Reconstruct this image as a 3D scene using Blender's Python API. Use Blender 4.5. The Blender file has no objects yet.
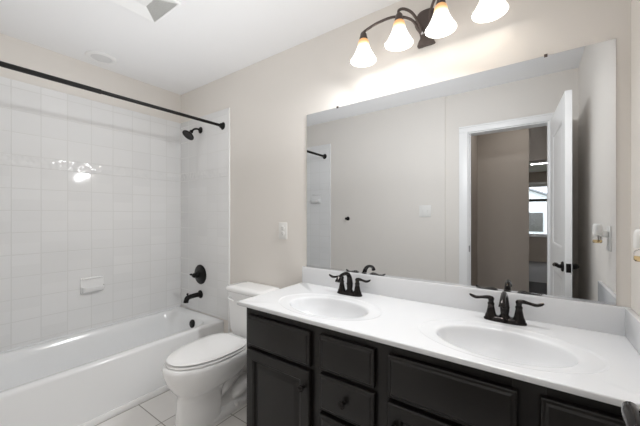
import bpy, bmesh, math, random
from mathutils import Vector, Matrix

random.seed(4)
SC = bpy.context.scene
COL = SC.collection
PI = math.pi

# ------------------------------------------------------------------ camera
CX, CY, CZ, YAW, FPX, V0 = 2.8122, -1.5963, 1.2554, 35.4056, 297.683, 215.43
cam_d = bpy.data.cameras.new('camera')
cam = bpy.data.objects.new('camera', cam_d)
COL.objects.link(cam)
cam.location = (CX, CY, CZ)
cam.rotation_euler = (PI / 2, 0, math.radians(YAW))
cam_d.sensor_width = 36.0
cam_d.lens = FPX / 640 * 36.0
cam_d.shift_y = (V0 - 213) / 640
cam_d.clip_start = 0.01
SC.camera = cam

# ------------------------------------------------------------------ exposure, world, lamps
SC.view_settings.view_transform = 'Standard'
SC.view_settings.look = 'None'
SC.view_settings.gamma = 1
SC.view_settings.use_curve_mapping = False
SC.view_settings.exposure = 0.12
SC.cycles.max_bounces = 12
SC.cycles.diffuse_bounces = 8
SC.cycles.glossy_bounces = 6
SC.cycles.caustics_reflective = True
SC.cycles.sample_clamp_indirect = 6.0
SC.cycles.use_denoising = True

SHADE_EMISSION = 1.1
BULB_WATTS = 4.5
BULB_AIM = ((-0.50, -0.78, -0.52), (-0.48, -0.78, -0.54), (-0.40, -0.78, -0.56), (-0.25, -0.80, -0.58))
HALL_WATTS = 3.0
FAR_WATTS = 7.0
BOUNCE_WATTS = 4.0
SKY_STRENGTH = 5.0

W = bpy.data.worlds.new('sky')
SC.world = W
W.use_nodes = True
nt = W.node_tree
bg = nt.nodes['Background']
bg.inputs['Color'].default_value = (0.90, 0.95, 1.0, 1)
bg.inputs['Strength'].default_value = SKY_STRENGTH


def area_lamp(name, loc, rot, sx, sy, watts, color=(1, 1, 1)):
    d = bpy.data.lights.new(name, 'AREA')
    d.shape = 'RECTANGLE'
    d.size, d.size_y = sx, sy
    d.energy = watts
    d.color = color
    o = bpy.data.objects.new(name, d)
    COL.objects.link(o)
    o.location = loc
    o.rotation_euler = rot
    return o


# added fill light below the hall ceiling, without a fixture
area_lamp('hall_fill', (2.75, -2.25, 2.40), (0, 0, 0), 0.5, 0.4, HALL_WATTS, (1, 0.97, 0.93))
# ceiling lamp of the far room
area_lamp('far_room_lamp', (2.95, -6.6, 2.40), (0, 0, 0), 0.30, 0.05, FAR_WATTS, (1, 0.98, 0.95))
# added fill light floating mid-room, aimed up and bounced off the ceiling
bounce = area_lamp('bounce_fill', (1.45, -0.80, 1.50), (PI, 0, 0), 2.2, 1.1, BOUNCE_WATTS, (0.965, 0.985, 1.0))
bounce.data.spread = math.radians(140)


# ------------------------------------------------------------------ helpers
def lin(c):
    return tuple((x / 255 / 12.92) if x / 255 <= 0.04045 else ((x / 255 + 0.055) / 1.055) ** 2.4 for x in c)


def mat(name, rgb, rough=0.5, metal=0.0, spec=0.5, noise=None, bump=None, coat=0.0):
    """procedural principled material; rgb 0-255; noise = (scale, amount), bump = (scale, strength)"""
    m = bpy.data.materials.new(name)
    m.use_nodes = True
    N, L = m.node_tree.nodes, m.node_tree.links
    b = N['Principled BSDF']
    c = lin(rgb)
    b.inputs['Base Color'].default_value = (*c, 1)
    b.inputs['Roughness'].default_value = rough
    b.inputs['Metallic'].default_value = metal
    b.inputs['Specular IOR Level'].default_value = spec
    b.inputs['Coat Weight'].default_value = coat
    tc = N.new('ShaderNodeTexCoord')
    if noise:
        n = N.new('ShaderNodeTexNoise')
        n.inputs['Scale'].default_value = noise[0]
        n.inputs['Detail'].default_value = 4
        L.new(tc.outputs['Object'], n.inputs['Vector'])
        mx = N.new('ShaderNodeMix')
        mx.data_type = 'RGBA'
        a = noise[1]
        mx.inputs[6].default_value = (*[x * (1 - a) for x in c], 1)
        mx.inputs[7].default_value = (*[min(1, x * (1 + a)) for x in c], 1)
        L.new(n.outputs['Fac'], mx.inputs[0])
        L.new(mx.outputs[2], b.inputs['Base Color'])
    if bump:
        n2 = N.new('ShaderNodeTexNoise')
        n2.inputs['Scale'].default_value = bump[0]
        n2.inputs['Detail'].default_value = 3
        L.new(tc.outputs['Object'], n2.inputs['Vector'])
        bp = N.new('ShaderNodeBump')
        bp.inputs['Strength'].default_value = bump[1]
        bp.inputs['Distance'].default_value = 0.002
        L.new(n2.outputs['Fac'], bp.inputs['Height'])
        L.new(bp.outputs['Normal'], b.inputs['Normal'])
    return m


class NT:
    """tiny expression builder for math nodes"""
    def __init__(self, m):
        self.N, self.L = m.node_tree.nodes, m.node_tree.links

    def math(self, op, a, b=None, c=None):
        n = self.N.new('ShaderNodeMath')
        n.operation = op
        for i, v in enumerate((a, b, c)):
            if v is None:
                continue
            if isinstance(v, (int, float)):
                n.inputs[i].default_value = v
            else:
                self.L.new(v, n.inputs[i])
        return n.outputs[0]


def tile_mat(name, rgb, grout, pu, pv, ou, ov, axes, joint=0.004, rough=0.09, border=None, vary=0.02, wobble=0.08):
    """square tiles with grout joints; axes = the two object axes that carry the grid, border = (z0, z1) of a relief band"""
    m = mat(name, rgb, rough)
    e = NT(m)
    N, L = e.N, e.L
    b = N['Principled BSDF']
    tc = N.new('ShaderNodeTexCoord')
    sep = N.new('ShaderNodeSeparateXYZ')
    L.new(tc.outputs['Object'], sep.inputs[0])
    u, v = sep.outputs[axes[0]], sep.outputs[axes[1]]

    def grid(x, p, o):
        s = e.math('DIVIDE', e.math('SUBTRACT', x, o), p)
        fr = e.math('FRACT', s)
        d = e.math('MULTIPLY', e.math('SUBTRACT', 0.5, e.math('ABSOLUTE', e.math('SUBTRACT', fr, 0.5))), p)
        return d, e.math('FLOOR', s)

    du, iu = grid(u, pu, ou)
    if border:
        z0, z1 = border
        above = e.math('GREATER_THAN', v, (z0 + z1) / 2)
        dv_lo, iv_lo = grid(v, pv, z0)
        dv_hi, iv_hi = grid(v, pv, z1)
        dv = e.math('ADD', e.math('MULTIPLY', dv_hi, above), e.math('MULTIPLY', dv_lo, e.math('SUBTRACT', 1.0, above)))
        iv = e.math('ADD', iv_hi, e.math('MULTIPLY', above, 37.0))
        inb = e.math('MULTIPLY', e.math('GREATER_THAN', v, z0), e.math('LESS_THAN', v, z1))
        db = e.math('MINIMUM', e.math('ABSOLUTE', e.math('SUBTRACT', v, z0)), e.math('ABSOLUTE', e.math('SUBTRACT', v, z1)))
        dv = e.math('ADD', e.math('MULTIPLY', db, inb), e.math('MULTIPLY', dv, e.math('SUBTRACT', 1.0, inb)))
    else:
        dv, iv = grid(v, pv, ov)
        inb = None
    dmin = e.math('MINIMUM', du, dv)
    mr = N.new('ShaderNodeMapRange')
    mr.interpolation_type = 'SMOOTHSTEP'
    mr.inputs['From Min'].default_value = joint * 0.3
    mr.inputs['From Max'].default_value = joint
    L.new(dmin, mr.inputs['Value'])
    cmb = N.new('ShaderNodeCombineXYZ')
    L.new(iu, cmb.inputs[0]); L.new(iv, cmb.inputs[1])
    wn = N.new('ShaderNodeTexWhiteNoise')
    L.new(cmb.outputs[0], wn.inputs['Vector'])
    c = lin(rgb)
    hv = N.new('ShaderNodeMix'); hv.data_type = 'RGBA'
    hv.inputs[6].default_value = (*[x * (1 - vary) for x in c], 1)
    hv.inputs[7].default_value = (*[min(1, x * (1 + vary)) for x in c], 1)
    L.new(wn.outputs['Value'], hv.inputs[0])
    mx = N.new('ShaderNodeMix'); mx.data_type = 'RGBA'
    mx.inputs[6].default_value = (*lin(grout), 1)
    L.new(hv.outputs[2], mx.inputs[7])
    L.new(mr.outputs['Result'], mx.inputs[0])
    L.new(mx.outputs[2], b.inputs['Base Color'])
    # roughness: grout is matt
    rr = e.math('SUBTRACT', 0.8, e.math('MULTIPLY', mr.outputs['Result'], 0.8 - rough))
    L.new(rr, b.inputs['Roughness'])
    # height: pillow edge, a slow glaze waviness, and the relief of the border
    ns = N.new('ShaderNodeTexNoise')
    ns.inputs['Scale'].default_value = 5.0
    ns.inputs['Detail'].default_value = 1
    L.new(tc.outputs['Object'], ns.inputs['Vector'])
    h = e.math('ADD', e.math('MULTIPLY', mr.outputs['Result'], 0.7), e.math('MULTIPLY', ns.outputs['Fac'], wobble))
    if border:
        vo = N.new('ShaderNodeTexVoronoi')
        vo.feature = 'SMOOTH_F1'
        vo.inputs['Scale'].default_value = 30
        L.new(tc.outputs['Object'], vo.inputs['Vector'])
        h = e.math('ADD', h, e.math('MULTIPLY', e.math('MULTIPLY', vo.outputs['Distance'], inb), 7.0))
    bp = N.new('ShaderNodeBump')
    bp.inputs['Strength'].default_value = 0.6
    bp.inputs['Distance'].default_value = 0.0012
    L.new(h, bp.inputs['Height'])
    L.new(bp.outputs['Normal'], b.inputs['Normal'])
    return m


def emat(name, rgb, strength):
    m = mat(name, rgb, 0.4)
    b = m.node_tree.nodes['Principled BSDF']
    b.inputs['Emission Color'].default_value = (*lin(rgb), 1)
    b.inputs['Emission Strength'].default_value = strength
    return m


def smooth_by_angle(me, deg=40):
    bm = bmesh.new(); bm.from_mesh(me)
    lim = math.radians(deg)
    for f in bm.faces:
        f.smooth = True
    for e in bm.edges:
        if len(e.link_faces) == 2:
            e.smooth = e.calc_face_angle(0) < lim
    bm.to_mesh(me); bm.free()


def obj(name, bm, m, parent=None, angle=40, keep_normals=False):
    if not keep_normals:
        bmesh.ops.recalc_face_normals(bm, faces=bm.faces)
    me = bpy.data.meshes.new(name)
    bm.to_mesh(me); bm.free()
    smooth_by_angle(me, angle)
    for mm in (m if isinstance(m, (list, tuple)) else [m]):
        me.materials.append(mm)
    o = bpy.data.objects.new(name, me)
    COL.objects.link(o)
    if parent:
        o.parent = parent
    return o


def tag(o, label=None, cat=None, group=None, kind=None):
    if label: o['label'] = label
    if cat: o['category'] = cat
    if group: o['group'] = group
    if kind: o['kind'] = kind
    return o


def thing(name, label, cat, loc=(0, 0, 0), group=None, kind=None):
    o = bpy.data.objects.new(name, None)
    COL.objects.link(o)
    o.location = loc
    o.empty_display_size = 0.05
    return tag(o, label, cat, group, kind)


def copy_thing(o, parent=None):
    c = o.copy()
    COL.objects.link(c)
    if parent:
        c.parent = parent
    for ch in list(o.children):
        copy_thing(ch, c)
    return c


def B():
    return bmesh.new()


def box(bm, x0, x1, y0, y1, z0, z1, bev=0.0, seg=2):
    b = bmesh.new()
    vs = [b.verts.new((x, y, z)) for x in (x0, x1) for y in (y0, y1) for z in (z0, z1)]
    for idx in ((0, 1, 3, 2), (4, 6, 7, 5), (0, 4, 5, 1), (2, 3, 7, 6), (0, 2, 6, 4), (1, 5, 7, 3)):
        b.faces.new([vs[i] for i in idx])
    if bev > 0:
        bmesh.ops.bevel(b, geom=list(b.edges), offset=bev, segments=seg, profile=0.5, affect='EDGES')
    merge(bm, b)


def merge(bm, b):
    me = bpy.data.meshes.new('tmp')
    b.to_mesh(me); b.free()
    bm.from_mesh(me)
    bpy.data.meshes.remove(me)


def loft(bm, rings, cap0=True, cap1=True, closed=True):
    """rings: lists of points, each of the same length"""
    R = [[bm.verts.new(p) for p in r] for r in rings]
    n = len(R[0])
    for a, b in zip(R, R[1:]):
        for i in range(n if closed else n - 1):
            j = (i + 1) % n
            try:
                bm.faces.new((a[i], a[j], b[j], b[i]))
            except ValueError:
                pass
    if cap0: bm.faces.new(list(reversed(R[0])))
    if cap1: bm.faces.new(R[-1])
    return R


def lathe(bm, prof, loc=(0, 0, 0), axis=(0, 0, 1), n=32, cap0=True, cap1=True):
    """prof: (radius, height) along axis"""
    q = Vector((0, 0, 1)).rotation_difference(Vector(axis).normalized())
    rings = []
    for r, h in prof:
        r = max(r, 1e-4)
        rings.append([Vector(loc) + q @ Vector((r * math.cos(2 * PI * i / n), r * math.sin(2 * PI * i / n), h)) for i in range(n)])
    loft(bm, rings, cap0, cap1)


def spline(pts, n=8):
    """Catmull-Rom through points (Vectors of any size)"""
    P = [Vector(p) for p in pts]
    P = [P[0] * 2 - P[1]] + P + [P[-1] * 2 - P[-2]]
    out = []
    for i in range(1, len(P) - 2):
        for k in range(n):
            t = k / n
            a, b, c, d = P[i - 1], P[i], P[i + 1], P[i + 2]
            out.append(0.5 * ((2 * b) + (c - a) * t + (2 * a - 5 * b + 4 * c - d) * t * t + (3 * b - a - 3 * c + d) * t ** 3))
    out.append(P[-2])
    return out


def tube(bm, pts, rad, n=14, sm=8, flat=1.0):
    """round tube along a smooth path; rad a number or one per control point; flat squashes the section vertically"""
    if isinstance(rad, (int, float)):
        rad = [rad] * len(pts)
    P = spline(pts, sm)
    Rr = [max(1e-4, v[0]) for v in spline([(r, 0, 0) for r in rad], sm)]
    T = [(P[min(i + 1, len(P) - 1)] - P[max(i - 1, 0)]).normalized() for i in range(len(P))]
    up = Vector((0, 0, 1)) if abs(T[0].z) < 0.9 else Vector((1, 0, 0))
    nrm = (up - T[0] * up.dot(T[0])).normalized()
    rings = []
    for p, t, r in zip(P, T, Rr):
        nrm = (nrm - t * nrm.dot(t)).normalized()
        bi = t.cross(nrm)
        rings.append([p + nrm * (math.cos(2 * PI * i / n) * r * flat) + bi * (math.sin(2 * PI * i / n) * r) for i in range(n)])
    loft(bm, rings)


def front_panel(bm, x0, x1, z0, z1, y, prof, back=True):
    """rectangular front facing -y: nested rectangles at (inset, depth out of the face)"""
    rings = []
    for ins, d in prof:
        rings.append([(x0 + ins, y - d, z0 + ins), (x1 - ins, y - d, z0 + ins), (x1 - ins, y - d, z1 - ins), (x0 + ins, y - d, z1 - ins)])
    loft(bm, rings, back, True)


def rrect(hx, y0, y1, z, r, n=8, cx=0.0, front_round=None):
    """rounded rectangle outline in the xy-plane"""
    pts = []
    for cxs, cys, a0 in ((1, 1, 0), (-1, 1, PI / 2), (-1, -1, PI), (1, -1, 1.5 * PI)):
        rr = r if cys > 0 or front_round is None else front_round
        rr = min(rr, hx * 0.999, (y1 - y0) / 2 * 0.999)
        ox = cx + cxs * (hx - rr)
        oy = (y1 - rr) if cys > 0 else (y0 + rr)
        for k in range(n + 1):
            a = a0 + k / n * PI / 2
            pts.append((ox + rr * math.cos(a), oy + rr * math.sin(a), z))
    return pts


# ------------------------------------------------------------------ materials
M = {}
M['wall'] = mat('painted_wall', (229, 224.5, 219), 0.75, spec=0.25, noise=(3, 0.012), bump=(300, 0.06))
M['hall_wall'] = mat('hall_paint', (190, 180, 170), 0.8, spec=0.2, noise=(3, 0.012))
M['ceil'] = mat('ceiling_paint', (243, 243, 244), 0.85, spec=0.2, bump=(260, 0.05))
M['trim'] = mat('white_trim_paint', (243, 243, 243), 0.35, noise=(4, 0.01))
TP = 0.147
M['tile_left'] = tile_mat('white_wall_tile_left', (235, 235, 235), (221, 221, 220), TP, 0.1485, 0, 0, (1, 2), border=(1.585, 1.661))
M['tile_back'] = tile_mat('white_wall_tile_back', (235, 235, 235), (221, 221, 220), TP, 0.1485, 0, 0, (0, 2), border=(1.585, 1.661))
M['floor'] = tile_mat('floor_tile', (232, 230, 228), (150, 146, 140), 0.295, 0.295, 0.985 - 0.295 * 3, -0.684 - 0.295 * 3, (0, 1), joint=0.004, rough=0.35, vary=0.03, wobble=0.2)
M['tub'] = mat('tub_enamel', (236, 237, 238), 0.14, spec=0.5, noise=(2, 0.006))
M['china'] = mat('toilet_china', (242, 242, 242), 0.08, spec=0.55, noise=(2, 0.005))
M['seat'] = mat('toilet_seat_plastic', (240, 240, 240), 0.2, noise=(2, 0.004))
M['marble'] = mat('cultured_marble', (226, 227, 229), 0.16, noise=(1.5, 0.012))
M['bronze'] = mat('oil_rubbed_bronze', (33, 29, 28), 0.17, metal=0.7, spec=0.6, noise=(60, 0.25))
M['black'] = mat('black_bronze', (17, 15, 14), 0.38, metal=0.45, noise=(60, 0.2))
M['lampmetal'] = mat('lamp_bronze', (92, 82, 78), 0.4, metal=0.6, noise=(40, 0.2))
M['chrome'] = mat('chrome', (215, 215, 217), 0.12, metal=1.0, noise=(30, 0.03))
M['plate'] = mat('plate_plastic', (232, 231, 228), 0.35, noise=(5, 0.006))
M['slot'] = mat('slot_dark', (70, 68, 66), 0.6, noise=(5, 0.05))
M['grille'] = mat('fan_mesh_grey', (226, 226, 224), 0.7, noise=(200, 0.15))
M['lens'] = mat('unlit_lens', (224, 224, 225), 0.35, noise=(5, 0.01))
M['carpet'] = mat('dark_wood_floor', (48, 46, 48), 0.85, noise=(12, 0.12))
M['farfloor'] = mat('grey_carpet', (150, 150, 152), 0.9, noise=(90, 0.12))
M['house'] = mat('pale_siding', (196, 198, 202), 0.8, noise=(6, 0.03))
M['roof'] = mat('grey_shingle', (140, 142, 148), 0.9, noise=(20, 0.15))
M['lawn'] = mat('lawn', (120, 130, 105), 0.95, noise=(8, 0.2))


def wood_mat(name, rgb, rough):
    m = mat(name, rgb, rough, spec=0.4)
    e = NT(m)
    N, L = e.N, e.L
    b = N['Principled BSDF']
    tc = N.new('ShaderNodeTexCoord')
    mp = N.new('ShaderNodeMapping')
    mp.inputs['Scale'].default_value = (40, 40, 3)
    L.new(tc.outputs['Object'], mp.inputs['Vector'])
    n = N.new('ShaderNodeTexNoise')
    n.inputs['Scale'].default_value = 2.0
    n.inputs['Detail'].default_value = 5
    L.new(mp.outputs['Vector'], n.inputs['Vector'])
    mx = N.new('ShaderNodeMix'); mx.data_type = 'RGBA'
    c = lin(rgb)
    mx.inputs[6].default_value = (*[x * 0.75 for x in c], 1)
    mx.inputs[7].default_value = (*[x * 1.3 for x in c], 1)
    L.new(n.outputs['Fac'], mx.inputs[0])
    L.new(mx.outputs[2], b.inputs['Base Color'])
    bp = N.new('ShaderNodeBump')
    bp.inputs['Strength'].default_value = 0.12
    bp.inputs['Distance'].default_value = 0.001
    L.new(n.outputs['Fac'], bp.inputs['Height'])
    L.new(bp.outputs['Normal'], b.inputs['Normal'])
    return m


M['espresso'] = wood_mat('espresso_wood', (19, 15.5, 13.5), 0.38)


def mirror_mat():
    m = mat('silvered_glass', (222, 224, 226), 0.0, metal=1.0, noise=(1, 0.002))
    return m


M['mirror'] = mirror_mat()


def glass_mat(name, rgb, alpha_rough=0.0):
    m = bpy.data.materials.new(name)
    m.use_nodes = True
    N, L = m.node_tree.nodes, m.node_tree.links
    for n in list(N):
        N.remove(n)
    out = N.new('ShaderNodeOutputMaterial')
    g = N.new('ShaderNodeBsdfGlass')
    g.inputs['IOR'].default_value = 1.45
    g.inputs['Roughness'].default_value = alpha_rough
    tc = N.new('ShaderNodeTexCoord')
    n = N.new('ShaderNodeTexNoise'); n.inputs['Scale'].default_value = 3
    L.new(tc.outputs['Object'], n.inputs['Vector'])
    mx = N.new('ShaderNodeMix'); mx.data_type = 'RGBA'
    c = lin(rgb)
    mx.inputs[6].default_value = (*c, 1)
    mx.inputs[7].default_value = (*[min(1, x * 1.02) for x in c], 1)
    L.new(n.outputs['Fac'], mx.inputs[0])
    L.new(mx.outputs[2], g.inputs['Color'])
    L.new(g.outputs[0], out.inputs[0])
    return m


M['glass'] = glass_mat('clear_glass', (250, 250, 250))
M['oil'] = glass_mat('amber_oil', (250, 236, 205))


def shade_mat():
    """frosted glass lit from within, amber at the neck"""
    m = mat('frosted_shade_glass', (250, 248, 244), 0.35)
    e = NT(m)
    N, L = e.N, e.L
    b = N['Principled BSDF']
    tc = N.new('ShaderNodeTexCoord')
    sep = N.new('ShaderNodeSeparateXYZ')
    L.new(tc.outputs['Object'], sep.inputs[0])
    cr = N.new('ShaderNodeValToRGB')
    el = cr.color_ramp.elements
    el[0].position = 0.52; el[0].color = (1, 0.985, 0.965, 1)
    el[1].position = 0.97; el[1].color = (0.62, 0.30, 0.10, 1)
    k = el.new(0.68); k.color = (0.98, 0.80, 0.55, 1)
    k = el.new(0.80); k.color = (0.80, 0.50, 0.22, 1)
    v = e.math('DIVIDE', e.math('ADD', sep.outputs[2], 0.120), 0.120)
    L.new(v, cr.inputs[0])
    L.new(cr.outputs[0], b.inputs['Base Color'])
    L.new(cr.outputs[0], b.inputs['Emission Color'])
    st = N.new('ShaderNodeMapRange')
    st.inputs['From Min'].default_value = 0.40
    st.inputs['From Max'].default_value = 0.78
    st.inputs['To Min'].default_value = SHADE_EMISSION
    st.inputs['To Max'].default_value = 0.55
    L.new(v, st.inputs['Value'])
    L.new(st.outputs[0], b.inputs['Emission Strength'])
    return m


M['shade'] = shade_mat()
M['bulb'] = emat('bulb_glow', (255, 244, 228), 6.0)

# ------------------------------------------------------------------ the room shell
H = 2.44
XR = 3.118          # right wall
YO = -1.562         # wall with the door
YOL = -1.545        # its thicker part by the tub
XJ = 2.111
WT = 0.115
DX0, DX1, DH = 2.310, 2.9338, 2.050


def struct(name, bm, m, label, cat, parent=None):
    o = obj(name, bm, m, parent, angle=30)
    if not parent:
        tag(o, label, cat, kind='structure')
    return o


b = B(); box(b, -0.1, XR + 0.1, YO - WT, 0.1, -0.1, 0)
struct('floor', b, M['floor'], 'pale square floor tiles with thin dark grout in front of the tub', 'floor')
b = B(); box(b, -0.1, XR + 0.1, YO - WT, 0.1, H, H + 0.1)
struct('ceiling', b, M['ceil'], 'flat white painted bathroom ceiling', 'ceiling')
b = B(); box(b, -0.1, 0, YO - WT, 0.1, 0, H)
struct('wall_left', b, M['wall'], 'beige wall above the tiles along the tub', 'wall')
b = B(); box(b, 0, XR, 0, 0.1, 0, H)
struct('wall_back', b, M['wall'], 'beige wall behind the mirror, vanity and toilet', 'wall')
b = B(); box(b, XR, XR + 0.1, YO - WT, 0.1, 0, H)
struct('wall_right', b, M['wall'], 'beige wall at the right end of the vanity', 'wall')
b = B()
box(b, 0, XJ, YO - WT, YOL, 0, H)
box(b, XJ, DX0, YO - WT, YO, 0, H)
box(b, DX1, XR, YO - WT, YO, 0, H)
box(b, DX0, DX1, YO - WT, YO, DH, H)
struct('wall_front', b, M['wall'], 'beige wall with the doorway, seen in the mirror', 'wall')

# tile surround of the tub, 8 mm proud of the walls
TZ0, TZ1, TX = 0.372, 2.158, 0.752
TT = 0.008
b = B(); box(b, 0, TT, YOL, 0, TZ0, TZ1, 0.002)
struct('wall_tile_left', b, M['tile_left'], 'glossy white square wall tiles with relief border along the tub', 'tile')
b = B(); box(b, TT, TX - 0.012, -TT, 0, TZ0, TZ1, 0.002)
struct('wall_tile_back', b, M['tile_back'], 'glossy white square wall tiles behind the shower head and tub spout', 'tile')
b = B(); box(b, TT, TX - 0.012, YOL, YOL + TT, TZ0, TZ1, 0.002)
struct('wall_tile_front', b, M['tile_back'], 'glossy white wall tiles at the far end of the tub, seen in the mirror', 'tile')
for nm, y0, y1, lb in (('trim_1', -TT - 0.003, 0, 'white bullnose edge strip of the tiles beside the toilet tank'),
                       ('trim_2', YOL, YOL + TT + 0.003, 'white bullnose edge strip of the tiles seen in the mirror')):
    b = B(); box(b, TX - 0.012, TX + 0.004, y0, y1, 0.0, TZ1, 0.003)
    struct(nm, b, M['trim'], lb, 'trim')

# baseboards
b = B()
box(b, TX + 0.004, 1.583, -0.013, 0, 0, 0.085, 0.003)
struct('baseboard_back', b, M['trim'], 'white baseboard behind the toilet', 'baseboard')
b = B()
box(b, TX + 0.004, XJ, YOL, YOL + 0.013, 0, 0.085, 0.003)
box(b, XJ, DX0 - 0.072, YO, YO + 0.013, 0, 0.085, 0.003)
struct('baseboard_front', b, M['trim'], 'white baseboard of the wall left of the doorway', 'baseboard')
b = B(); box(b, XR - 0.013, XR, YO + 0.02, -0.56, 0, 0.085, 0.003)
struct('baseboard_right', b, M['trim'], 'white baseboard on the right wall behind the open door', 'baseboard')

# door casing and jambs


def casing_prof(bm, x0, x1, z0, z1, y, d):
    box(bm, x0, x1, min(y, y + d), max(y, y + d), z0, z1, 0.005)


b = B()
CW = 0.072
for yy, dd in ((YO, 0.016), (YO - WT, -0.016)):
    casing_prof(b, DX0 - CW, DX0 + 0.004, 0, DH - 0.004 + CW * 0.9, yy, dd)
    casing_prof(b, DX1 - 0.004, DX1 + CW, 0, DH - 0.004 + CW * 0.9, yy, dd)
    casing_prof(b, DX0 - CW, DX1 + CW, DH - 0.004, DH + CW * 0.82, yy, dd * 1.15)
    casing_prof(b, DX0 - CW, DX1 + CW, DH + 0.042, DH + CW * 0.82, yy, dd * 1.5)
box(b, DX0, DX0 + 0.012, YO - WT, YO, 0, DH)
box(b, DX1 - 0.012, DX1, YO - WT, YO, 0, DH)
box(b, DX0 + 0.012, DX1 - 0.012, YO - WT, YO, DH - 0.012, DH)
box(b, DX0 + 0.012, DX0 + 0.022, YO - 0.075, YO - 0.04, 0, DH - 0.012)
casing = struct('trim_3', b, M['trim'], 'white moulded casing around the doorway, seen in the mirror', 'door casing')
b = B(); box(b, DX0 + 0.012, DX0 + 0.0145, YO - 0.038, YO - 0.004, 0.905, 0.965, 0.001)
obj('strike_plate', b, M['bronze'], casing)

# ---- door, open against the right wall
hinge = Vector((2.9385, YO + 0.022, 0))
edge = Vector((2.9835, -0.835, 0))
dv = edge - hinge
DL = dv.length
door = thing('door_1', 'white two-panel door standing open beside the right wall, seen in the mirror', 'door', hinge, kind='structure')
door.rotation_euler = (0, 0, math.atan2(dv.y, dv.x))
# local frame: +x along the door from the hinge, +y = room side left face, -y = face towards the right wall
DT = 0.035
b = B()
PX0, PX1 = 0.115, DL - 0.115
panels = ((0.22, 0.84), (1.03, 1.89))
DTOP = 2.04
box(b, 0, PX0, -DT, 0, 0.012, DTOP)
box(b, PX1, DL, -DT, 0, 0.012, DTOP)
zs = [0.012, panels[0][0], panels[0][1], panels[1][0], panels[1][1], DTOP]
for z0, z1 in ((zs[0], zs[1]), (zs[2], zs[3]), (zs[4], zs[5])):
    box(b, PX0, PX1, -DT, 0, z0, z1)
for z0, z1 in panels:
    for side in (1, -1):
        rings = []
        for ins, dep in ((0, 0), (0.008, 0.002), (0.018, 0.009), (0.03, 0.010), (0.06, 0.004), (0.064, 0.004)):
            y = -dep if side > 0 else -DT + dep
            rings.append([(PX0 + ins, y, z0 + ins), (PX1 - ins, y, z0 + ins), (PX1 - ins, y, z1 - ins), (PX0 + ins, y, z1 - ins)])
        loft(b, rings, False, True)
obj('door_leaf', b, M['trim'], door, angle=25)
ZL = 0.925


def lever(side):
    b = B()
    y = 0 if side > 0 else -DT
    s = side
    xb = DL - 0.062
    lathe(b, [(0.0, 0), (0.032, 0), (0.033, 0.006), (0.028, 0.011), (0.014, 0.014), (0.011, 0.03), (0.0, 0.031)], (xb, y, ZL), (0, s, 0), 28)
    tube(b, [(xb + 0.012, y + s * 0.032, ZL + 0.005), (xb - 0.02, y + s * 0.033, ZL + 0.006), (xb - 0.062, y + s * 0.034, ZL + 0.005), (xb - 0.092, y + s * 0.035, ZL - 0.004), (xb - 0.108, y + s * 0.032, ZL - 0.010)],
         [0.011, 0.0135, 0.0115, 0.012, 0.009], 14, 8)
    return b


lv = obj('lever_handle', lever(1), M['bronze'], door)
lv['label'] = 'dark bronze lever handle'
lv2 = obj('lever_handle', lever(-1), M['bronze'], door)
lv2['label'] = 'dark bronze lever handle'
b = B()
box(b, DL, DL + 0.002, -DT / 2 - 0.0125, -DT / 2 + 0.0125, ZL - 0.028, ZL + 0.028, 0.0008)
box(b, DL + 0.002, DL + 0.010, -DT / 2 - 0.006, -DT / 2 + 0.006, ZL - 0.010, ZL + 0.010, 0.002)
o = obj('latch_plate', b, M['bronze'], door); o['label'] = 'dark latch plate on the door edge'
for hz in (0.25, 1.05, 1.82):
    b = B()
    lathe(b, [(0.006, -0.045), (0.006, 0.045)], (-0.006, -DT - 0.005, hz), (0, 0, 1), 12)
    lathe(b, [(0.003, 0.045), (0.006, 0.048), (0.002, 0.054)], (-0.006, -DT - 0.005, hz), (0, 0, 1), 12)
    box(b, -0.004, 0.0, -0.028, -0.002, hz - 0.045, hz + 0.045, 0.0006)
    o = obj('hinge', b, M['bronze'], door); o['label'] = 'dark door hinge'

# ---- the hall and the room beyond it (seen through the doorway in the mirror)
YH = -2.70      # hall wall opposite the doorway
XH0, XH1 = 2.245, 2.786
YF = -8.45      # far wall with the window
b = B(); box(b, XH0 - 0.1, XH1, YH - 0.12, YH, 0, H)
struct('wall_hall', b, M['hall_wall'], 'taupe hall wall facing the doorway, seen in the mirror', 'wall')
b = B(); box(b, XH0 - 0.1, XH0, YH, YO - WT, 0, H)
struct('wall_hall_left', b, M['hall_wall'], 'narrow taupe hall wall beside the left door jamb, seen in the mirror', 'wall')
b = B(); box(b, 3.9, 4.0, YF - 0.1, YO - WT, 0, H)
struct('wall_hall_right', b, M['hall_wall'], 'taupe wall at the right end of the hall', 'wall')
b = B(); box(b, XR + 0.1, 3.9, YO - WT, YO - WT + 0.1, 0, H)
struct('wall_hall_front', b, M['hall_wall'], 'taupe hall wall beside the bathroom', 'wall')
b = B(); box(b, XH1 - 0.16, 3.9, -3.45, -3.30, 1.99, H)
struct('wall_hall_header', b, M['hall_wall'], 'taupe header over the opening to the far room', 'wall')
b = B(); box(b, 1.3, 1.4, YF, YH - 0.12, 0, H)
struct('wall_far_left', b, M['hall_wall'], 'taupe side wall of the far room', 'wall')
b = B(); box(b, 1.3, 4.0, -5.35, YO - WT, -0.1, 0)
struct('floor_hall', b, M['carpet'], 'dark wood floor of the hall', 'floor')
b = B(); box(b, 1.3, 4.0, YF - 0.1, -5.35, -0.1, 0)
struct('floor_far', b, M['farfloor'], 'grey carpet of the far room', 'floor')
b = B(); box(b, 1.3, 4.0, YF - 0.1, YO - WT, H, H + 0.1)
struct('ceiling_hall', b, M['ceil'], 'white ceiling of the hall and far room', 'ceiling')
WX0, WX1, WZ0, WZ1 = 2.45, 3.45, 0.70, 2.08
b = B()
box(b, 1.4, WX0, YF - 0.1, YF, 0, H)
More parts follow.
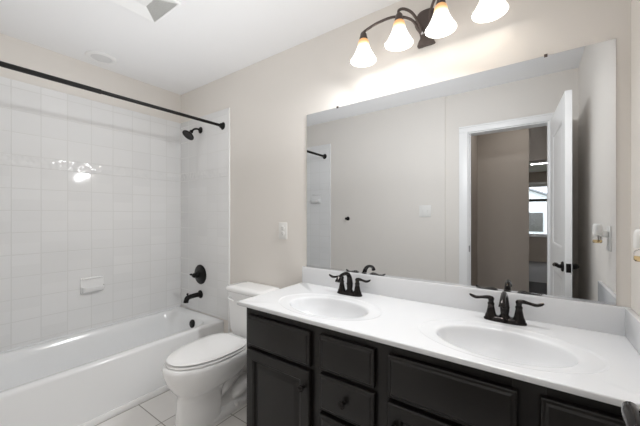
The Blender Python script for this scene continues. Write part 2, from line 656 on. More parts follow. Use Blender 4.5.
box(b, WX1, 3.9, YF - 0.1, YF, 0, H)
box(b, WX0, WX1, YF - 0.1, YF, 0, WZ0)
box(b, WX0, WX1, YF - 0.1, YF, WZ1, H)
struct('wall_far', b, M['hall_wall'], 'taupe far wall around the bright window', 'wall')
win = thing('window_1', 'bright window of the far room, seen through the doorway in the mirror', 'window', (WX0, YF, WZ0), kind='structure')
b = B()
ww, wh = WX1 - WX0, WZ1 - WZ0
for x0, x1, z0, z1, d in ((-0.07, 0.0, -0.05, wh + 0.08, 0.02), (ww, ww + 0.07, -0.05, wh + 0.08, 0.02), (-0.07, ww + 0.07, wh, wh + 0.08, 0.022), (-0.09, ww + 0.09, -0.03, 0.0, 0.05)):
    box(b, x0, x1, 0, d, z0, z1, 0.004)
for x0, x1, z0, z1 in ((0, 0.05, 0, wh), (ww - 0.05, ww, 0, wh), (0.05, ww - 0.05, 0, 0.05), (0.05, ww - 0.05, wh - 0.05, wh)):
    box(b, x0, x1, -0.07, -0.03, z0, z1, 0.003)
obj('window_frame', b, M['trim'], win)
b = B(); box(b, 0.05, ww - 0.05, -0.065, -0.03, 0.935, 1.005, 0.003)
o = obj('meeting_rail', b, M['slot'], win); o['label'] = 'dark meeting rail of the window'
b = B(); box(b, 0.05, ww - 0.05, -0.052, -0.048, 0.05, wh - 0.05)
obj('pane', b, M['glass'], win)
# ground and a neighbouring house outside the window
b = B(); box(b, -8, 14, -30, YF - 0.1, -0.6, -0.5)
struct('ground', b, M['lawn'], 'lawn outside the far window', 'ground')
hs = thing('house', 'pale gabled house across the lawn outside the far window', 'house', (2.0, -18, -0.5))
b = B(); box(b, -2.5, 2.6, -4, 0, 0, 2.3)
loft(b, [[(-2.5, 0, 2.3), (2.6, 0, 2.3), (0.05, 0, 3.4)], [(-2.5, -4, 2.3), (2.6, -4, 2.3), (0.05, -4, 3.4)]])
obj('house_wall', b, M['house'], hs)
b = B()
for sx in (-1, 1):
    xe = 0.05 + sx * 2.8
    loft(b, [[(0.05, 0.2, 3.42), (xe, 0.2, 2.22), (xe, 0.2, 2.32), (0.05, 0.2, 3.52)], [(0.05, -4.2, 3.42), (xe, -4.2, 2.22), (xe, -4.2, 2.32), (0.05, -4.2, 3.52)]])
obj('house_roof', b, M['roof'], hs)
b = B(); box(b, 0.4, 1.3, 0, 0.05, 0.9, 1.9, 0.01)
obj('house_window', b, M['slot'], hs)

# ------------------------------------------------------------------ bathtub
TBX, RT = 0.675, 0.3615
tub = thing('bathtub', 'white alcove bathtub with straight apron below the tiled walls', 'bathtub', (0, 0, 0))
b = B()
G = 0.002
y0, y1 = YOL + G, -G
x0, x1 = G, TBX


def tubring(ix0, ix1, iy0, iy1, z, r, n=10):
    cx, hx = (ix0 + ix1) / 2, (ix1 - ix0) / 2
    return rrect(hx, iy0, iy1, z, r, n, cx)


outer = [tubring(x0, x1, y0, y1, 0.0, 0.004), tubring(x0, x1, y0, y1, RT - 0.016, 0.004), tubring(x0, x1 - 0.003, y0, y1, RT - 0.006, 0.006),
         tubring(x0, x1 - 0.012, y0 + 0.001, y1 - 0.001, RT, 0.008),
         tubring(x0 + 0.045, x1 - 0.062, y0 + 0.09, y1 - 0.085, RT, 0.12), tubring(x0 + 0.055, x1 - 0.074, y0 + 0.10, y1 - 0.095, RT - 0.010, 0.12),
         tubring(x0 + 0.07, x1 - 0.09, y0 + 0.14, y1 - 0.108, RT - 0.07, 0.12), tubring(x0 + 0.09, x1 - 0.105, y0 + 0.22, y1 - 0.13, 0.16, 0.12),
         tubring(x0 + 0.11, x1 - 0.125, y0 + 0.28, y1 - 0.15, 0.09, 0.12), tubring(x0 + 0.16, x1 - 0.17, y0 + 0.34, y1 - 0.20, 0.07, 0.10)]
loft(b, outer, True, True)
obj('tub_body', b, M['tub'], tub, angle=50)
b = B()
lathe(b, [(0.0, 0), (0.036, 0), (0.037, 0.006), (0.032, 0.013), (0.012, 0.016), (0, 0.016)], (0.375, -0.1055, 0.300), (0, -1, 0.12), 28)
o = obj('overflow_plate', b, M['black'], tub); o['label'] = 'round black overflow plate'
b = B()
lathe(b, [(0.0, 0), (0.035, 0), (0.034, 0.004), (0.02, 0.006), (0.0, 0.012)], (0.35, -0.30, 0.0705), (0, 0, 1), 24)
o = obj('drain', b, M['black'], tub); o['label'] = 'black tub drain'
b = B()
box(b, TBX, TBX + 0.012, YOL + 0.002, -0.016, 0, 0.042, 0.003)
struct('trim_4', b, M['trim'], 'white strip along the floor below the tub apron', 'trim')
b = B()
box(b, TT, 0.018, YOL + 0.02, -0.02, RT + 0.0005, TZ0 + 0.004, 0.003)
obj('tile_flange', b, M['tub'], tub)

# ---- tub and shower fittings
FX = 0.343
sv = thing('shower_valve', 'round black shower valve plate with small knob lever on white tiles', 'shower valve', (FX, -TT, 0.716))
b = B(); lathe(b, [(0, 0), (0.088, 0), (0.089, 0.005), (0.082, 0.012), (0.045, 0.017), (0.036, 0.024), (0.030, 0.028), (0, 0.028)], (0, 0, 0), (0, -1, 0), 40)
obj('escutcheon', b, M['black'], sv)
b = B(); lathe(b, [(0, 0.028), (0.026, 0.028), (0.026, 0.045), (0.020, 0.055), (0.022, 0.066), (0.012, 0.082), (0, 0.084)], (0, 0, 0), (0, -1, 0), 24)
tube(b, [(0, -0.058, 0), (-0.015, -0.066, 0.004), (-0.036, -0.072, 0.006), (-0.048, -0.075, 0.004)], [0.009, 0.009, 0.010, 0.007], 12)
obj('handle', b, M['black'], sv)

sp = thing('tub_spout', 'black tub spout with diverter knob below the shower valve', 'tub spout', (FX, -TT, 0.535))
b = B()
lathe(b, [(0, 0), (0.036, 0), (0.037, 0.006), (0.028, 0.016), (0.020, 0.022)], (0, 0, 0), (0, -1, 0), 28, cap1=False)
tube(b, [(0, -0.012, 0), (0, -0.05, 0.001), (0, -0.10, -0.001), (0, -0.128, -0.008), (0, -0.140, -0.028), (0, -0.142, -0.045)], [0.023, 0.021, 0.020, 0.022, 0.021, 0.021], 18)
obj('spout_body', b, M['black'], sp)
b = B(); lathe(b, [(0, 0), (0.006, 0), (0.005, 0.014), (0.010, 0.020), (0.010, 0.026), (0, 0.030)], (0, -0.126, 0.006), (0, -0.1, 1), 16)
obj('diverter_knob', b, M['black'], sp)

sh = thing('overhead_shower', 'black bell shower head on a short bent arm above the tub', 'shower head', (FX, -TT, 2.035))
b = B(); lathe(b, [(0, 0), (0.030, 0), (0.030, 0.005), (0.018, 0.014), (0.011, 0.018), (0, 0.018)], (0, 0, 0), (0, -1, 0), 24)
obj('wall_flange', b, M['black'], sh)
b = B(); tube(b, [(0, -0.004, 0), (0, -0.035, 0.004), (0, -0.065, -0.006), (0, -0.088, -0.028)], 0.0085, 12)
obj('shower_arm', b, M['black'], sh)
b = B()
lathe(b, [(0, -0.012), (0.014, -0.010), (0.017, 0.0), (0.013, 0.010), (0.017, 0.018), (0.034, 0.030), (0.050, 0.040), (0.054, 0.048), (0.052, 0.054), (0, 0.052)], (0, -0.092, -0.034), (0, -0.62, -0.78), 32)
obj('spray_head', b, M['black'], sh)

RX, RZ = 0.6656, 2.018
rod = thing('shower_curtain_rod', 'black telescoping shower curtain rod spanning above the tub', 'curtain rod', (RX, 0, RZ))
rod.rotation_euler = (0.008, 0, 0)
b = B(); lathe(b, [(0.0138, 0.022), (0.0138, -0.90 - YOL)], (0, YOL, 0), (0, 1, 0), 20)
obj('outer_tube', b, M['black'], rod)
b = B(); lathe(b, [(0.0118, 0), (0.0118, 0.885)], (0, -0.910, 0), (0, 1, 0), 20)
lathe(b, [(0.0141, 0), (0.0145, 0.004), (0.0145, 0.012), (0.0120, 0.016)], (0, -0.902, 0), (0, 1, 0), 20)
obj('inner_tube', b, M['black'], rod)
for yy, s in ((0, -1), (YOL, 1)):
    b = B(); lathe(b, [(0, 0), (0.034, 0), (0.035, 0.006), (0.024, 0.016), (0.019, 0.032), (0.015, 0.036), (0, 0.036)], (0, yy, 0), (0, s, 0), 28)
    obj('end_flange', b, M['black'], rod)


def soap_dish(name, label, loc, rotz, group=None):
    t = thing(name, label, 'soap dish', loc, group)
    t.rotation_euler = (0, 0, rotz)
    # local: +x out of the wall, y along the wall, z up
    b = B()
    prof = [(-0.060, 0.004), (-0.055, 0.007), (0.055, 0.007), (0.060, 0.004)]
    box(b, 0, 0.010, -0.076, 0.076, -0.06, 0.06, 0.004)
    box(b, 0.008, 0.022, -0.070, 0.070, 0.046, 0.058, 0.005)
    obj('back_plate', b, M['china'], t)
    b = B()
    n = 14
    rings = []
    for out, z in ((0.002, -0.056), (0.030, -0.054), (0.048, -0.040), (0.056, -0.022), (0.058, -0.012), (0.052, -0.010), (0.046, -0.022), (0.030, -0.036), (0.010, -0.038)):
        ring = []
        for k in range(n + 1):
            a = -PI / 2 + PI * k / n
            # half superellipse in plan
            cy, cx = math.sin(a), math.cos(a)
            ring.append((0.008 + max(0.0, out - 0.004) * abs(cx) ** 0.35, 0.070 * math.copysign(abs(cy) ** 0.6, cy) * (0.9 + 0.1 * min(1, out / 0.05)), z))
        rings.append(ring)
    loft(b, rings, False, True, closed=False)
    obj('tray', b, M['china'], t, angle=60)
    return t


soap_dish('soap_dish', 'white ceramic soap dish on the long tiled wall above the tub', (TT, -0.730, 0.716), 0)
soap_dish('soap_dish', 'small white ceramic dish on end wall tiles, seen at the mirror left edge', (0.545, YOL + TT, 1.47), PI / 2)

# ------------------------------------------------------------------ toilet
TCX = 1.155
toi = thing('toilet', 'white elongated toilet with closed lid between the tub and the vanity', 'toilet', (TCX, 0, 0))


def egg(hx, yf, yb, z, n=40, back=0.6):
    """elongated bowl outline: round in front, squarer at the back"""
    pts = []
    ym = yb - (yb - yf) * 0.42
    for k in range(n):
        a = 2 * PI * k / n
        s, c = math.sin(a), math.cos(a)
        if s < 0:
            x, y = hx * math.copysign(abs(c) ** 0.95, c), ym + (ym - yf) * s
        else:
            x, y = hx * math.copysign(abs(c) ** back, c), ym + (yb - ym) * abs(s) ** back
        pts.append((x, y, z))
    return pts


b = B()
loft(b, [egg(0.106, -0.690, -0.10, 0.0, back=.5), egg(0.107, -0.691, -0.10, 0.012, back=.5), egg(0.098, -0.684, -0.11, 0.03, back=.5), egg(0.070, -0.66, -0.14, 0.045, back=.5)], True, True)
loft(b, [egg(0.094, -0.682, -0.43, 0.0, back=.35), egg(0.093, -0.680, -0.43, 0.08, back=.35), egg(0.092, -0.674, -0.425, 0.17, back=.35), egg(0.094, -0.670, -0.40, 0.205, back=.4),
         egg(0.112, -0.684, -0.36, 0.222, back=.5), egg(0.142, -0.706, -0.28, 0.250, back=.55), egg(0.165, -0.730, -0.235, 0.295, back=.55), egg(0.180, -0.748, -0.205, 0.345, back=.55),
         egg(0.183, -0.752, -0.195, 0.372, back=.55), egg(0.181, -0.749, -0.197, 0.388, back=.55), egg(0.172, -0.738, -0.20, 0.394, back=.55)], True, True)
# rear web, tank shelf and trapway relief
loft(b, [rrect(0.070, -0.45, -0.10, 0.0, 0.04), rrect(0.060, -0.45, -0.10, 0.08, 0.03), rrect(0.040, -0.45, -0.11, 0.12, 0.03), rrect(0.040, -0.45, -0.11, 0.27, 0.03),
         rrect(0.09, -0.42, -0.06, 0.32, 0.04), rrect(0.172, -0.36, -0.035, 0.355, 0.05), rrect(0.182, -0.34, -0.03, 0.375, 0.05), rrect(0.180, -0.34, -0.032, 0.383, 0.05)], True, True)
for s in (1, -1):
    tube(b, [(s * 0.030, -0.45, 0.12), (s * 0.060, -0.40, 0.165), (s * 0.066, -0.33, 0.235), (s * 0.062, -0.26, 0.30), (s * 0.045, -0.20, 0.345)], [0.024, 0.034, 0.036, 0.036, 0.032], 18)
    tube(b, [(s * 0.030, -0.33, 0.06), (s * 0.052, -0.29, 0.095), (s * 0.058, -0.23, 0.125), (s * 0.052, -0.17, 0.115), (s * 0.035, -0.12, 0.07)], [0.030, 0.044, 0.050, 0.046, 0.036], 18)
obj('bowl', b, M['china'], toi, angle=55)
for s in (1, -1):
    b = B(); lathe(b, [(0.017, 0), (0.017, 0.006), (0.013, 0.016), (0, 0.02)], (s * 0.090, -0.33, 0.026), (s * 0.35, 0, 1), 20)
    obj('bolt_cap', b, M['seat'], toi)
b = B()
loft(b, [egg(0.166, -0.722, -0.255, 0.3965), egg(0.175, -0.731, -0.25, 0.3995), egg(0.176, -0.732, -0.25, 0.405), egg(0.168, -0.724, -0.252, 0.408)])
obj('seat', b, M['seat'], toi, angle=50)
b = B()
loft(b, [egg(0.156, -0.710, -0.258, 0.4140), egg(0.169, -0.724, -0.250, 0.417), egg(0.171, -0.727, -0.250, 0.421), egg(0.164, -0.719, -0.256, 0.426), egg(0.13, -0.665, -0.285, 0.429), egg(0.05, -0.55, -0.38, 0.430)])
obj('lid', b, M['seat'], toi, angle=60)
for s in (1, -1):
    b = B(); lathe(b, [(0.007, -0.02), (0.008, -0.018), (0.008, 0.018), (0.007, 0.02)], (s * 0.075, -0.243, 0.411), (1, 0, 0), 16)
    box(b, s * 0.075 - 0.02, s * 0.075 + 0.02, -0.248, -0.222, 0.3945, 0.410, 0.004)
    obj('hinge', b, M['seat'], toi)
b = B()
loft(b, [rrect(0.160, -0.175, -0.020, 0.384, 0.035), rrect(0.178, -0.192, -0.018, 0.43, 0.035), rrect(0.193, -0.202, -0.016, 0.69, 0.035), rrect(0.194, -0.202, -0.016, 0.699, 0.035)])
obj('tank', b, M['china'], toi, angle=50)
b = B()
loft(b, [rrect(0.200, -0.210, -0.012, 0.7005, 0.04), rrect(0.205, -0.216, -0.010, 0.706, 0.045), rrect(0.205, -0.216, -0.010, 0.724, 0.045), rrect(0.196, -0.207, -0.014, 0.735, 0.045), rrect(0.15, -0.16, -0.04, 0.738, 0.04)])
obj('tank_lid', b, M['china'], toi, angle=50)
b = B()
lathe(b, [(0, 0), (0.014, 0), (0.014, 0.008), (0, 0.010)], (-0.148, -0.200, 0.655), (0, -1, 0), 18)
tube(b, [(-0.148, -0.213, 0.655), (-0.13, -0.220, 0.653), (-0.10, -0.221, 0.648), (-0.085, -0.220, 0.645)], [0.006, 0.006, 0.0065, 0.005], 10)
obj('flush_lever', b, M['seat'], toi)
# ------------------------------------------------------------------ vanity cabinet
VX0, VX1 = 1.585, XR - 0.002
VF = -0.539          # face frame front
CZT = 0.8007         # counter top
VT = CZT - 0.0205
van = thing('vanity_cabinet', 'dark espresso wood double vanity cabinet under the white countertop', 'cabinet', (VX0, 0, 0))
P = lambda x: x - VX0
b = B()
box(b, 0, 0.018, VF + 0.02, -0.004, 0.0, VT)
box(b, P(VX1) - 0.018, P(VX1), VF + 0.02, -0.004, 0.0, VT)
box(b, 0.018, P(VX1) - 0.018, VF + 0.02, -0.004, 0.10, 0.118)
box(b, 0.018, P(VX1) - 0.018, -0.016, -0.004, 0.118, VT)
box(b, 0.018, P(VX1) - 0.018, VF + 0.075, VF + 0.093, 0.0, 0.10)
obj('carcass', b, M['espresso'], van)
b = B()
bays = ((1.611, 2.017), (2.070, 2.324), (2.380, 2.777), (2.834, 3.088))
ov = 0.012
sx = [VX0] + [v for a, c in bays for v in (a + ov, c - ov)] + [VX1]
for a, c in zip(sx[0::2], sx[1::2]):
    box(b, P(a), P(c), VF, VF + 0.02, 0.10, VT, 0.001)
for a, c in bays:
    rails = [(VT - 0.036, VT), (0.10, 0.125)]
    rails += [(0.558, 0.598)]
    if c - a < 0.3:
        rails += [(0.395, 0.436)]
    for z0, z1 in rails:
        box(b, P(a + ov), P(c - ov), VF, VF + 0.02, z0, z1)
obj('face_frame', b, M['espresso'], van)
DRW = [(0, 0), (0, 0.017), (0.003, 0.0195), (0.010, 0.0205), (0.016, 0.0255), (0.019, 0.0260)]
DOOR = [(0, 0), (0, 0.020), (0.004, 0.0250), (0.010, 0.0260), (0.046, 0.0260), (0.052, 0.021), (0.056, 0.013), (0.066, 0.013), (0.086, 0.0215), (0.090, 0.022)]


def knob(parent, x, y, z):
    b = B()
    lathe(b, [(0, 0), (0.009, 0), (0.007, 0.004), (0.0055, 0.012), (0.009, 0.016), (0.0145, 0.020), (0.015, 0.024), (0.011, 0.029), (0, 0.031)], (x, y, z), (0, -1, 0), 24)
    o = obj('knob', b, M['bronze'], parent)
    o['label'] = 'dark bronze round knob'
    return o


VFG = VF - 0.0005
for i, (a, c) in enumerate(bays):
    if c - a > 0.3:
        b = B(); front_panel(b, P(a), P(c), 0.587, 0.742, VFG, DRW)
        obj('false_drawer_front', b, M['espresso'], van, angle=20)
        b = B(); front_panel(b, P(a), P(c), 0.115, 0.570, VFG, DOOR)
        d = obj('door', b, M['espresso'], van, angle=20)
        kx = c - 0.026 if i == 0 else a + 0.026
        knob(d, P(kx), VFG - 0.026, 0.500 if i == 0 else 0.49)
    else:
        for z0, z1 in ((0.598, 0.745), (0.427, 0.578), (0.115, 0.407)):
            b = B(); front_panel(b, P(a), P(c), z0, z1, VFG, DRW)
            d = obj('drawer', b, M['espresso'], van, angle=20)
            if z1 < 0.6:
                knob(d, P((a + c) / 2), VFG - 0.026, (z0 + z1) / 2)
# paper holder post on the cabinet's end panel
ph = thing('paper_holder', 'small dark knob-shaped post on the cabinet end facing the toilet', 'paper holder', (VX0 + 0.001, -0.46, 0.665))
b = B(); lathe(b, [(0, 0), (0.013, 0), (0.012, 0.003), (0.005, 0.005), (0.005, 0.011), (0, 0.0115)], (0, 0, 0), (-1, 0, 0), 18)
obj('post', b, M['bronze'], ph)
b = B(); lathe(b, [(0, 0.011), (0.009, 0.011), (0.011, 0.016), (0.008, 0.022), (0, 0.024)], (0, 0, 0), (-1, 0, 0), 18)
obj('knob_end', b, M['bronze'], ph)

# ------------------------------------------------------------------ countertop with integral basins
KX0, KX1, KF = 1.540, XR - 0.001, -0.5665
top = thing('vanity_countertop', 'white cultured marble countertop with two oval basins and splashes', 'countertop', (KX0, 0, CZT))
SINKS = ((1.966, -0.343), (2.718, -0.340))
OA, OB = 0.290, 0.187


def kp(x, y, z):
    return (x - KX0, y, z)


bt = B()
xm = (SINKS[0][0] + SINKS[1][0]) / 2
yb = -0.020
for (sx_, sy_), (hx0, hx1) in zip(SINKS, ((KX0 + 0.004, xm), (xm, KX1))):
    rx0, rx1, ry0, ry1 = hx0, hx1, KF + 0.004, yb
    angs = [2 * PI * k / 96 for k in range(96)]
    cor = [math.atan2((y - sy_), (x - sx_)) % (2 * PI) for x in (rx0, rx1) for y in (ry0, ry1)]
    for ca in cor:
        j = min(range(96), key=lambda k: abs(angs[k] - ca))
        angs[j] = ca
    ell, rect = [], []
    for a in angs:
        c, s = math.cos(a), math.sin(a)
        t = 1 / math.hypot(c / OA, s / OB)
        ell.append(kp(sx_ + c * t, sy_ + s * t, 0))
        tx = ((rx1 - sx_) / c) if c > 1e-9 else ((rx0 - sx_) / c if c < -1e-9 else 1e9)
        ty = ((ry1 - sy_) / s) if s > 1e-9 else ((ry0 - sy_) / s if s < -1e-9 else 1e9)
        t = min(tx, ty)
        rect.append(kp(sx_ + c * t, sy_ + s * t, 0))
    loft(bt, [rect, ell], False, False)
    bb = B()
    rings = []
    for fa, fb, z in ((1, 1, 0), (0.985, 0.98, -0.0007), (0.972, 0.962, -0.0026), (0.955, 0.94, -0.0032), (0.86, 0.86, -0.0042), (0.78, 0.79, -0.0058), (0.755, 0.765, -0.0075),
                      (0.74, 0.75, -0.012), (0.725, 0.735, -0.022), (0.69, 0.70, -0.045), (0.63, 0.64, -0.072), (0.53, 0.54, -0.098), (0.40, 0.41, -0.115), (0.22, 0.23, -0.125), (0.09, 0.14, -0.128)):
        rings.append([kp(sx_ + math.cos(a) * OA * fa, sy_ + math.sin(a) * OB * fb + 0.0 * z, z) for a in [2 * PI * k / 96 for k in range(96)]])
    loft(bb, rings, False, True)
    obj('basin', bb, M['marble'], top, angle=80)
    bb = B(); lathe(bb, [(0, 0), (0.030, 0), (0.029, 0.004), (0.022, 0.005), (0.020, 0.009), (0, 0.011)], kp(sx_, sy_, -0.1295), (0, 0, 1), 24)
    o = obj('drain', bb, M['bronze'], top); o['label'] = 'dark pop-up drain'
# edge strip: rounded front and left edge, then the underside
for prof in (None,):
    def corner(off, z):
        return [(KX1 - KX0, KF + off, z), (off, KF + off, z), (off, yb, z)]
    rings = [corner(0.004, 0), corner(0.0012, -0.0012), corner(0, -0.004), corner(0, -0.017), corner(0.003, -0.020), corner(0.03, -0.020)]
    loft(bt, rings, False, False, closed=False)
bmesh.ops.remove_doubles(bt, verts=bt.verts, dist=0.0003)
obj('slab', bt, M['marble'], top, angle=60)
BS = 0.108
b = B(); box(b, 0.002, KX1 - KX0, -0.020, -0.001, -0.020, BS, 0.003, 3)
obj('backsplash', b, M['marble'], top)
b = B(); box(b, KX1 - KX0 - 0.019, KX1 - KX0, KF + 0.010, -0.020, 0.0, BS, 0.003, 3)
obj('side_splash', b, M['marble'], top)

# ---- faucets


def faucet(loc, label):
    t = thing('faucet', label, 'faucet', loc, 'bronze centreset faucets on the vanity')
    b = B()

    def oval(hx, hy, z, n=40):
        return [(hx * math.copysign(abs(math.cos(2 * PI * k / n)) ** 0.75, math.cos(2 * PI * k / n)), hy * math.copysign(abs(math.sin(2 * PI * k / n)) ** 0.75, math.sin(2 * PI * k / n)), z) for k in range(n)]
    loft(b, [oval(0.079, 0.029, 0.0), oval(0.080, 0.030, 0.004), oval(0.076, 0.026, 0.010), oval(0.070, 0.021, 0.016), oval(0.064, 0.016, 0.019)])
    obj('base_plate', b, M['bronze'], t)
    b = B()
    lathe(b, [(0.024, 0.014), (0.021, 0.022), (0.015, 0.030), (0.0145, 0.036)], (0, 0.002, 0), (0, 0, 1), 24)
    tube(b, [(0, 0.002, 0.022), (0, 0.004, 0.050), (0, 0.003, 0.078), (0, -0.006, 0.106), (0, -0.032, 0.124), (0, -0.070, 0.127), (0, -0.106, 0.118), (0, -0.127, 0.104), (0, -0.132, 0.094)],
         [0.014, 0.0175, 0.0165, 0.0135, 0.011, 0.0095, 0.0098, 0.0115, 0.0135], 20, 8)
    lathe(b, [(0.0185, 0.058), (0.0195, 0.061), (0.0185, 0.064)], (0, 0.003, 0), (0, 0, 1), 24)
    # finial on the crown
    lathe(b, [(0.006, 0.0), (0.0075, 0.006), (0.004, 0.012), (0, 0.014)], (0, -0.010, 0.114), (0, 0.3, 1), 16)
    obj('spout', b, M['bronze'], t)
    for s in (1, -1):
        b = B()
        x = s * 0.051
        lathe(b, [(0.025, 0.008), (0.023, 0.018), (0.018, 0.030), (0.0145, 0.048), (0.012, 0.062), (0.0135, 0.066), (0.0135, 0.071), (0.010, 0.076), (0.011, 0.084), (0.013, 0.090), (0.010, 0.097), (0, 0.100)], (x, 0, 0), (0, 0, 1), 24)
        tube(b, [(x - s * 0.006, 0, 0.092), (x + s * 0.012, -0.002, 0.095), (x + s * 0.035, -0.004, 0.092), (x + s * 0.058, -0.006, 0.089), (x + s * 0.076, -0.007, 0.095), (x + s * 0.084, -0.007, 0.101)],
             [0.010, 0.0105, 0.008, 0.0085, 0.0075, 0.004], 14, 8, flat=0.8)
        obj('handle', b, M['bronze'], t)
    return t


faucet((1.957, -0.100, CZT), 'dark bronze faucet at the left basin, nearer the toilet')
faucet((SINKS[1][0], -0.095, CZT), 'dark bronze faucet at the right basin, nearer the right wall')

# ------------------------------------------------------------------ mirror
MX0, MX1, MZ0, MZ1 = 1.5718, 3.0771, CZT + BS + 0.003, 1.936
mir = thing('mirror', 'large frameless rectangular wall mirror above the vanity backsplash', 'mirror', ((MX0 + MX1) / 2, 0, MZ0))
b = B()
hw, mh = (MX1 - MX0) / 2, MZ1 - MZ0
box(b, -hw, hw, -0.0058, -0.001, 0.002, mh, 0.0006, 1)
obj('mirror_glass', b, M['mirror'], mir, angle=20)
b = B()
box(b, -hw, hw, -0.0085, -0.0005, -0.0015, 0.0018)
box(b, -hw, hw, -0.0085, -0.0065, 0.0018, 0.006)
o = obj('bottom_channel', b, M['chrome'], mir); o['label'] = 'thin metal channel holding the mirror'
for x in (-0.508, 0.537):
    b = B()
    box(b, x - 0.006, x + 0.006, -0.009, 0.0, mh + 0.001, mh + 0.006, 0.001)
    box(b, x - 0.006, x + 0.006, -0.009, -0.0066, mh - 0.006, mh + 0.001, 0.0008)
    o = obj('mirror_clip', b, M['lampmetal'], mir); o['label'] = 'small dark mirror clip'

# ------------------------------------------------------------------ vanity light
LXC, LY, LZT = 2.364, -0.130, 2.247
vl = thing('vanity_light', 'bronze four-arm vanity light with glowing frosted bell shades above the mirror', 'vanity light', (LXC, 0, LZT))
b = B()


def plate_ring(s, y):
    # a shield with concave sides, wider ends at top and bottom
    pts = []
    ctrl = [(0.040, 0.085), (0.0, 0.096), (-0.040, 0.085), (-0.058, 0.030), (-0.034, -0.020), (-0.030, -0.055), (-0.044, -0.088), (0, -0.090), (0.044, -0.088), (0.030, -0.055), (0.034, -0.020), (0.058, 0.030)]
    P4 = ctrl
    n = len(P4)
    for i in range(n):
        a, b2, c, d = (Vector((*P4[(i + k - 1) % n], 0)) for k in range(4))
        for k in range(6):
            tt = k / 6
            v = 0.5 * ((2 * b2) + (c - a) * tt + (2 * a - 5 * b2 + 4 * c - d) * tt * tt + (3 * b2 - a - 3 * c + d) * tt ** 3)
            pts.append((v.x * s, y, v.y * s - 0.015))
    return pts


loft(b, [plate_ring(1.0, -0.0005), plate_ring(1.0, -0.016), plate_ring(0.94, -0.020), plate_ring(0.8, -0.022)])
obj('back_plate', b, M['lampmetal'], vl)
for s in (1, -1):
    b = B(); lathe(b, [(0, 0), (0.009, 0), (0.009, 0.006), (0.005, 0.012), (0, 0.013)], (s * 0.014, -0.022, -0.045), (0, -1, 0), 16)
    obj('plate_screw', b, M['chrome'], vl)
for k, dx in enumerate((-0.302, -0.101, 0.101, 0.302)):
    s = 1 if dx > 0 else -1
    dz = (-0.026, 0, 0, 0)[k]
    b = B()
    if abs(dx) < 0.2:
        pts = [(s * 0.020, -0.020, -0.036), (s * 0.030, -0.052, 0.010), (s * 0.052, -0.085, 0.046), (s * 0.080, -0.115, 0.058), (dx, LY, 0.052), (dx + s * 0.004, LY, 0.034)]
    else:
        pts = [(s * 0.026, -0.020, -0.030), (s * 0.06, -0.065, 0.022), (s * 0.13, -0.110, 0.040), (s * 0.21, -0.128, 0.046 + dz * 0.5), (s * 0.275, LY, 0.046 + dz), (dx + s * 0.012, LY, 0.032 + dz)]
    tube(b, pts, 0.0068, 12, 10)
    obj('arm', b, M['lampmetal'], vl)
    b = B()
    lathe(b, [(0, 0.036), (0.012, 0.034), (0.017, 0.026), (0.019, 0.012), (0.022, 0.004), (0.022, -0.006), (0.016, -0.008), (0.010, -0.05), (0, -0.051)], (dx, LY, dz), (0, 0, 1), 24)
    obj('socket', b, M['lampmetal'], vl)
    b = B()
    outer = [(0.020, -0.003), (0.026, -0.010), (0.029, -0.020), (0.031, -0.034), (0.037, -0.054), (0.046, -0.076), (0.057, -0.097), (0.066, -0.112), (0.070, -0.120)]
    inner = [(r - 0.003, h) for r, h in outer]
    lathe(b, outer + inner[::-1], (0, 0, 0), (0, 0, 1), 36, False, False)
    o = obj('lamp_shade', b, M['shade'], vl, angle=60)
    o.location = (dx, LY, dz)
    o['label'] = 'glowing frosted bell glass shade with amber neck'
    b = B()
    lathe(b, [(0, -0.05), (0.012, -0.052), (0.013, -0.062), (0.024, -0.085), (0.027, -0.096), (0.022, -0.106), (0, -0.113)], (dx, LY, dz), (0, 0, 1), 20)
    obj('bulb', b, M['bulb'], vl)
    # light of this bulb leaving the open end of its shade
    L_ = bpy.data.lights.new('bulb_lamp', 'AREA')
    L_.shape = 'DISK'
    L_.size = 0.115
    L_.energy = BULB_WATTS
    L_.color = (0.975, 0.99, 1.0)
    lo = bpy.data.objects.new('bulb_lamp', L_)
    COL.objects.link(lo)
    lo.location = (LXC + dx, LY - 0.015, LZT + dz - 0.132)
    lo.rotation_euler = Vector(BULB_AIM[k]).to_track_quat('-Z', 'Y').to_euler()

# ------------------------------------------------------------------ ceiling fittings
fan = thing('exhaust_fan', 'white square exhaust fan cover with grey mesh side on the ceiling', 'exhaust fan', (1.085, -0.842, H))
b = B()
hs_ = 0.145
rings = [[(sx_ * h, sy_ * h, z) for sx_, sy_ in ((-1, -1), (1, -1), (1, 1), (-1, 1))] for h, z in ((hs_, -0.0005), (hs_, -0.012), (hs_ - 0.004, -0.016), (hs_ - 0.012, -0.016))]
loft(b, rings, True, False)
for (ax, ay), (bx, by) in (((-1, -1), (1, -1)), ((1, -1), (1, 1)), ((-1, 1), (-1, -1))):
    o_, i_ = hs_ - 0.012, 0.045
    vs = [b.verts.new(p) for p in ((ax * o_, ay * o_, -0.016), (bx * o_, by * o_, -0.016), (bx * i_, by * i_, -0.002), (ax * i_, ay * i_, -0.002))]
    b.faces.new(vs)
obj('fan_frame', b, M['trim'], fan, angle=20)
b = B()
o_, i_ = hs_ - 0.012, 0.045
vs = [b.verts.new(p) for p in ((-o_, o_, -0.016), (o_, o_, -0.016), (i_, i_, -0.002), (-i_, i_, -0.002))]
f = b.faces.new(vs)
bmesh.ops.solidify(b, geom=[f], thickness=0.001)
o = obj('fan_grille', b, M['grille'], fan, angle=20); o['label'] = 'grey mesh air intake'
b = B(); box(b, -i_, i_, -i_, i_, -0.008, -0.0015, 0.003)
obj('centre_panel', b, M['trim'], fan)

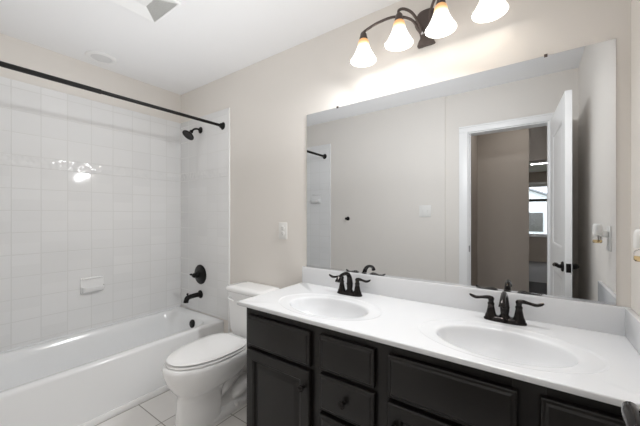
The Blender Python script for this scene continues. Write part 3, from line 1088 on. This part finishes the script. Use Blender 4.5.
dl = thing('recessed_light', 'unlit round recessed ceiling light over the tub', 'ceiling light', (0.18, -0.725, H))
b = B(); lathe(b, [(0.098, -0.0005), (0.098, -0.005), (0.092, -0.010), (0.074, -0.012), (0.068, -0.009), (0.066, -0.002)], (0, 0, 0), (0, 0, 1), 48, False, False)
obj('trim_ring', b, M['trim'], dl)
b = B(); lathe(b, [(0.066, -0.002), (0.066, -0.005), (0.05, -0.008), (0, -0.010)], (0, 0, 0), (0, 0, 1), 48, True, False)
obj('lens', b, M['lens'], dl)

# ------------------------------------------------------------------ wall plates, hook, plug-in
ou = thing('wall_outlet', 'white double outlet plate on the beige wall above the toilet tank', 'outlet', (1.352, 0, 1.145))
b = B(); box(b, -0.040, 0.040, -0.006, -0.0005, -0.060, 0.060, 0.0025)
obj('cover_plate', b, M['plate'], ou)
for z in (-0.020, 0.020):
    b = B()
    lathe(b, [(0.0165, 0.005), (0.0165, 0.008), (0.015, 0.009), (0, 0.009)], (0, 0, z), (0, -1, 0), 24)
    r = obj('receptacle', b, M['plate'], ou)
    b = B()
    for x in (-0.006, 0.006):
        box(b, x - 0.0012, x + 0.0012, -0.0095, -0.0085, z + 0.0, z + 0.009)
    lathe(b, [(0.0025, 0.0085), (0.0025, 0.0095)], (0, 0, z - 0.008), (0, -1, 0), 12)
    obj('slots', b, M['slot'], r)

sw = thing('light_switch', 'white two-gang switch plate on the wall left of the doorway, seen in the mirror', 'switch', (1.918, YOL, 1.300))
b = B(); box(b, -0.060, 0.060, 0.0005, 0.006, -0.060, 0.060, 0.0025)
obj('cover_plate', b, M['plate'], sw)
for x in (-0.023, 0.023):
    b = B()
    box(b, x - 0.006, x + 0.006, 0.0055, 0.0075, -0.013, 0.013, 0.001)
    box(b, x - 0.004, x + 0.004, 0.007, 0.018, 0.001, 0.010, 0.002)
    obj('toggle', b, M['plate'], sw)

hk = thing('robe_hook', 'small black robe hook on the beige wall, seen in the mirror', 'hook', (1.003, YOL, 1.218))
b = B(); lathe(b, [(0, 0.0005), (0.024, 0.0005), (0.024, 0.004), (0.018, 0.010), (0.009, 0.014), (0, 0.014)], (0, 0, 0), (0, 1, 0), 24)
obj('rosette', b, M['black'], hk)
b = B(); lathe(b, [(0, 0.013), (0.008, 0.013), (0.008, 0.035), (0.013, 0.042), (0.015, 0.050), (0.012, 0.056), (0, 0.058)], (0, 0, 0), (0, 1, 0), 20)
obj('peg', b, M['black'], hk)

o2 = thing('wall_outlet', 'white outlet plate on the right wall behind the plug-in air freshener', 'outlet', (XR, -0.385, 1.145))
b = B(); box(b, -0.006, -0.0005, -0.040, 0.040, -0.060, 0.060, 0.0025)
obj('cover_plate', b, M['plate'], o2)
for z in (-0.020, 0.020):
    b = B(); lathe(b, [(0.0165, 0.005), (0.0165, 0.008), (0.015, 0.009), (0, 0.009)], (0, 0, z), (-1, 0, 0), 24)
    obj('receptacle', b, M['plate'], o2)
af = thing('air_freshener', 'white plug-in air freshener with a clear bottle on the right wall outlet', 'air freshener', (XR - 0.0095, -0.365, 1.165))
b = B()
box(b, -0.024, 0.0, -0.014, 0.014, -0.014, 0.020, 0.006, 3)
loft(b, [rrect(0.018 * q, -0.019 * q, 0.019 * q, z, 0.015 * q, 6, -0.037) for z, q in ((-0.004, 0.95), (0.0, 1), (0.032, 1), (0.044, 0.92), (0.050, 0.7))])
obj('warmer', b, M['plate'], af)
b = B(); lathe(b, [(0.009, -0.004), (0.009, -0.008), (0.016, -0.012), (0.018, -0.018), (0.018, -0.038), (0.015, -0.042), (0, -0.042)], (-0.037, 0, 0), (0, 0, 1), 24, True, False)
obj('bottle', b, M['glass'], af)
b = B(); lathe(b, [(0, -0.027), (0.0158, -0.027), (0.0158, -0.037), (0.013, -0.0400), (0, -0.0400)], (-0.037, 0, 0), (0, 0, 1), 24, False, False)
obj('oil', b, M['oil'], af)
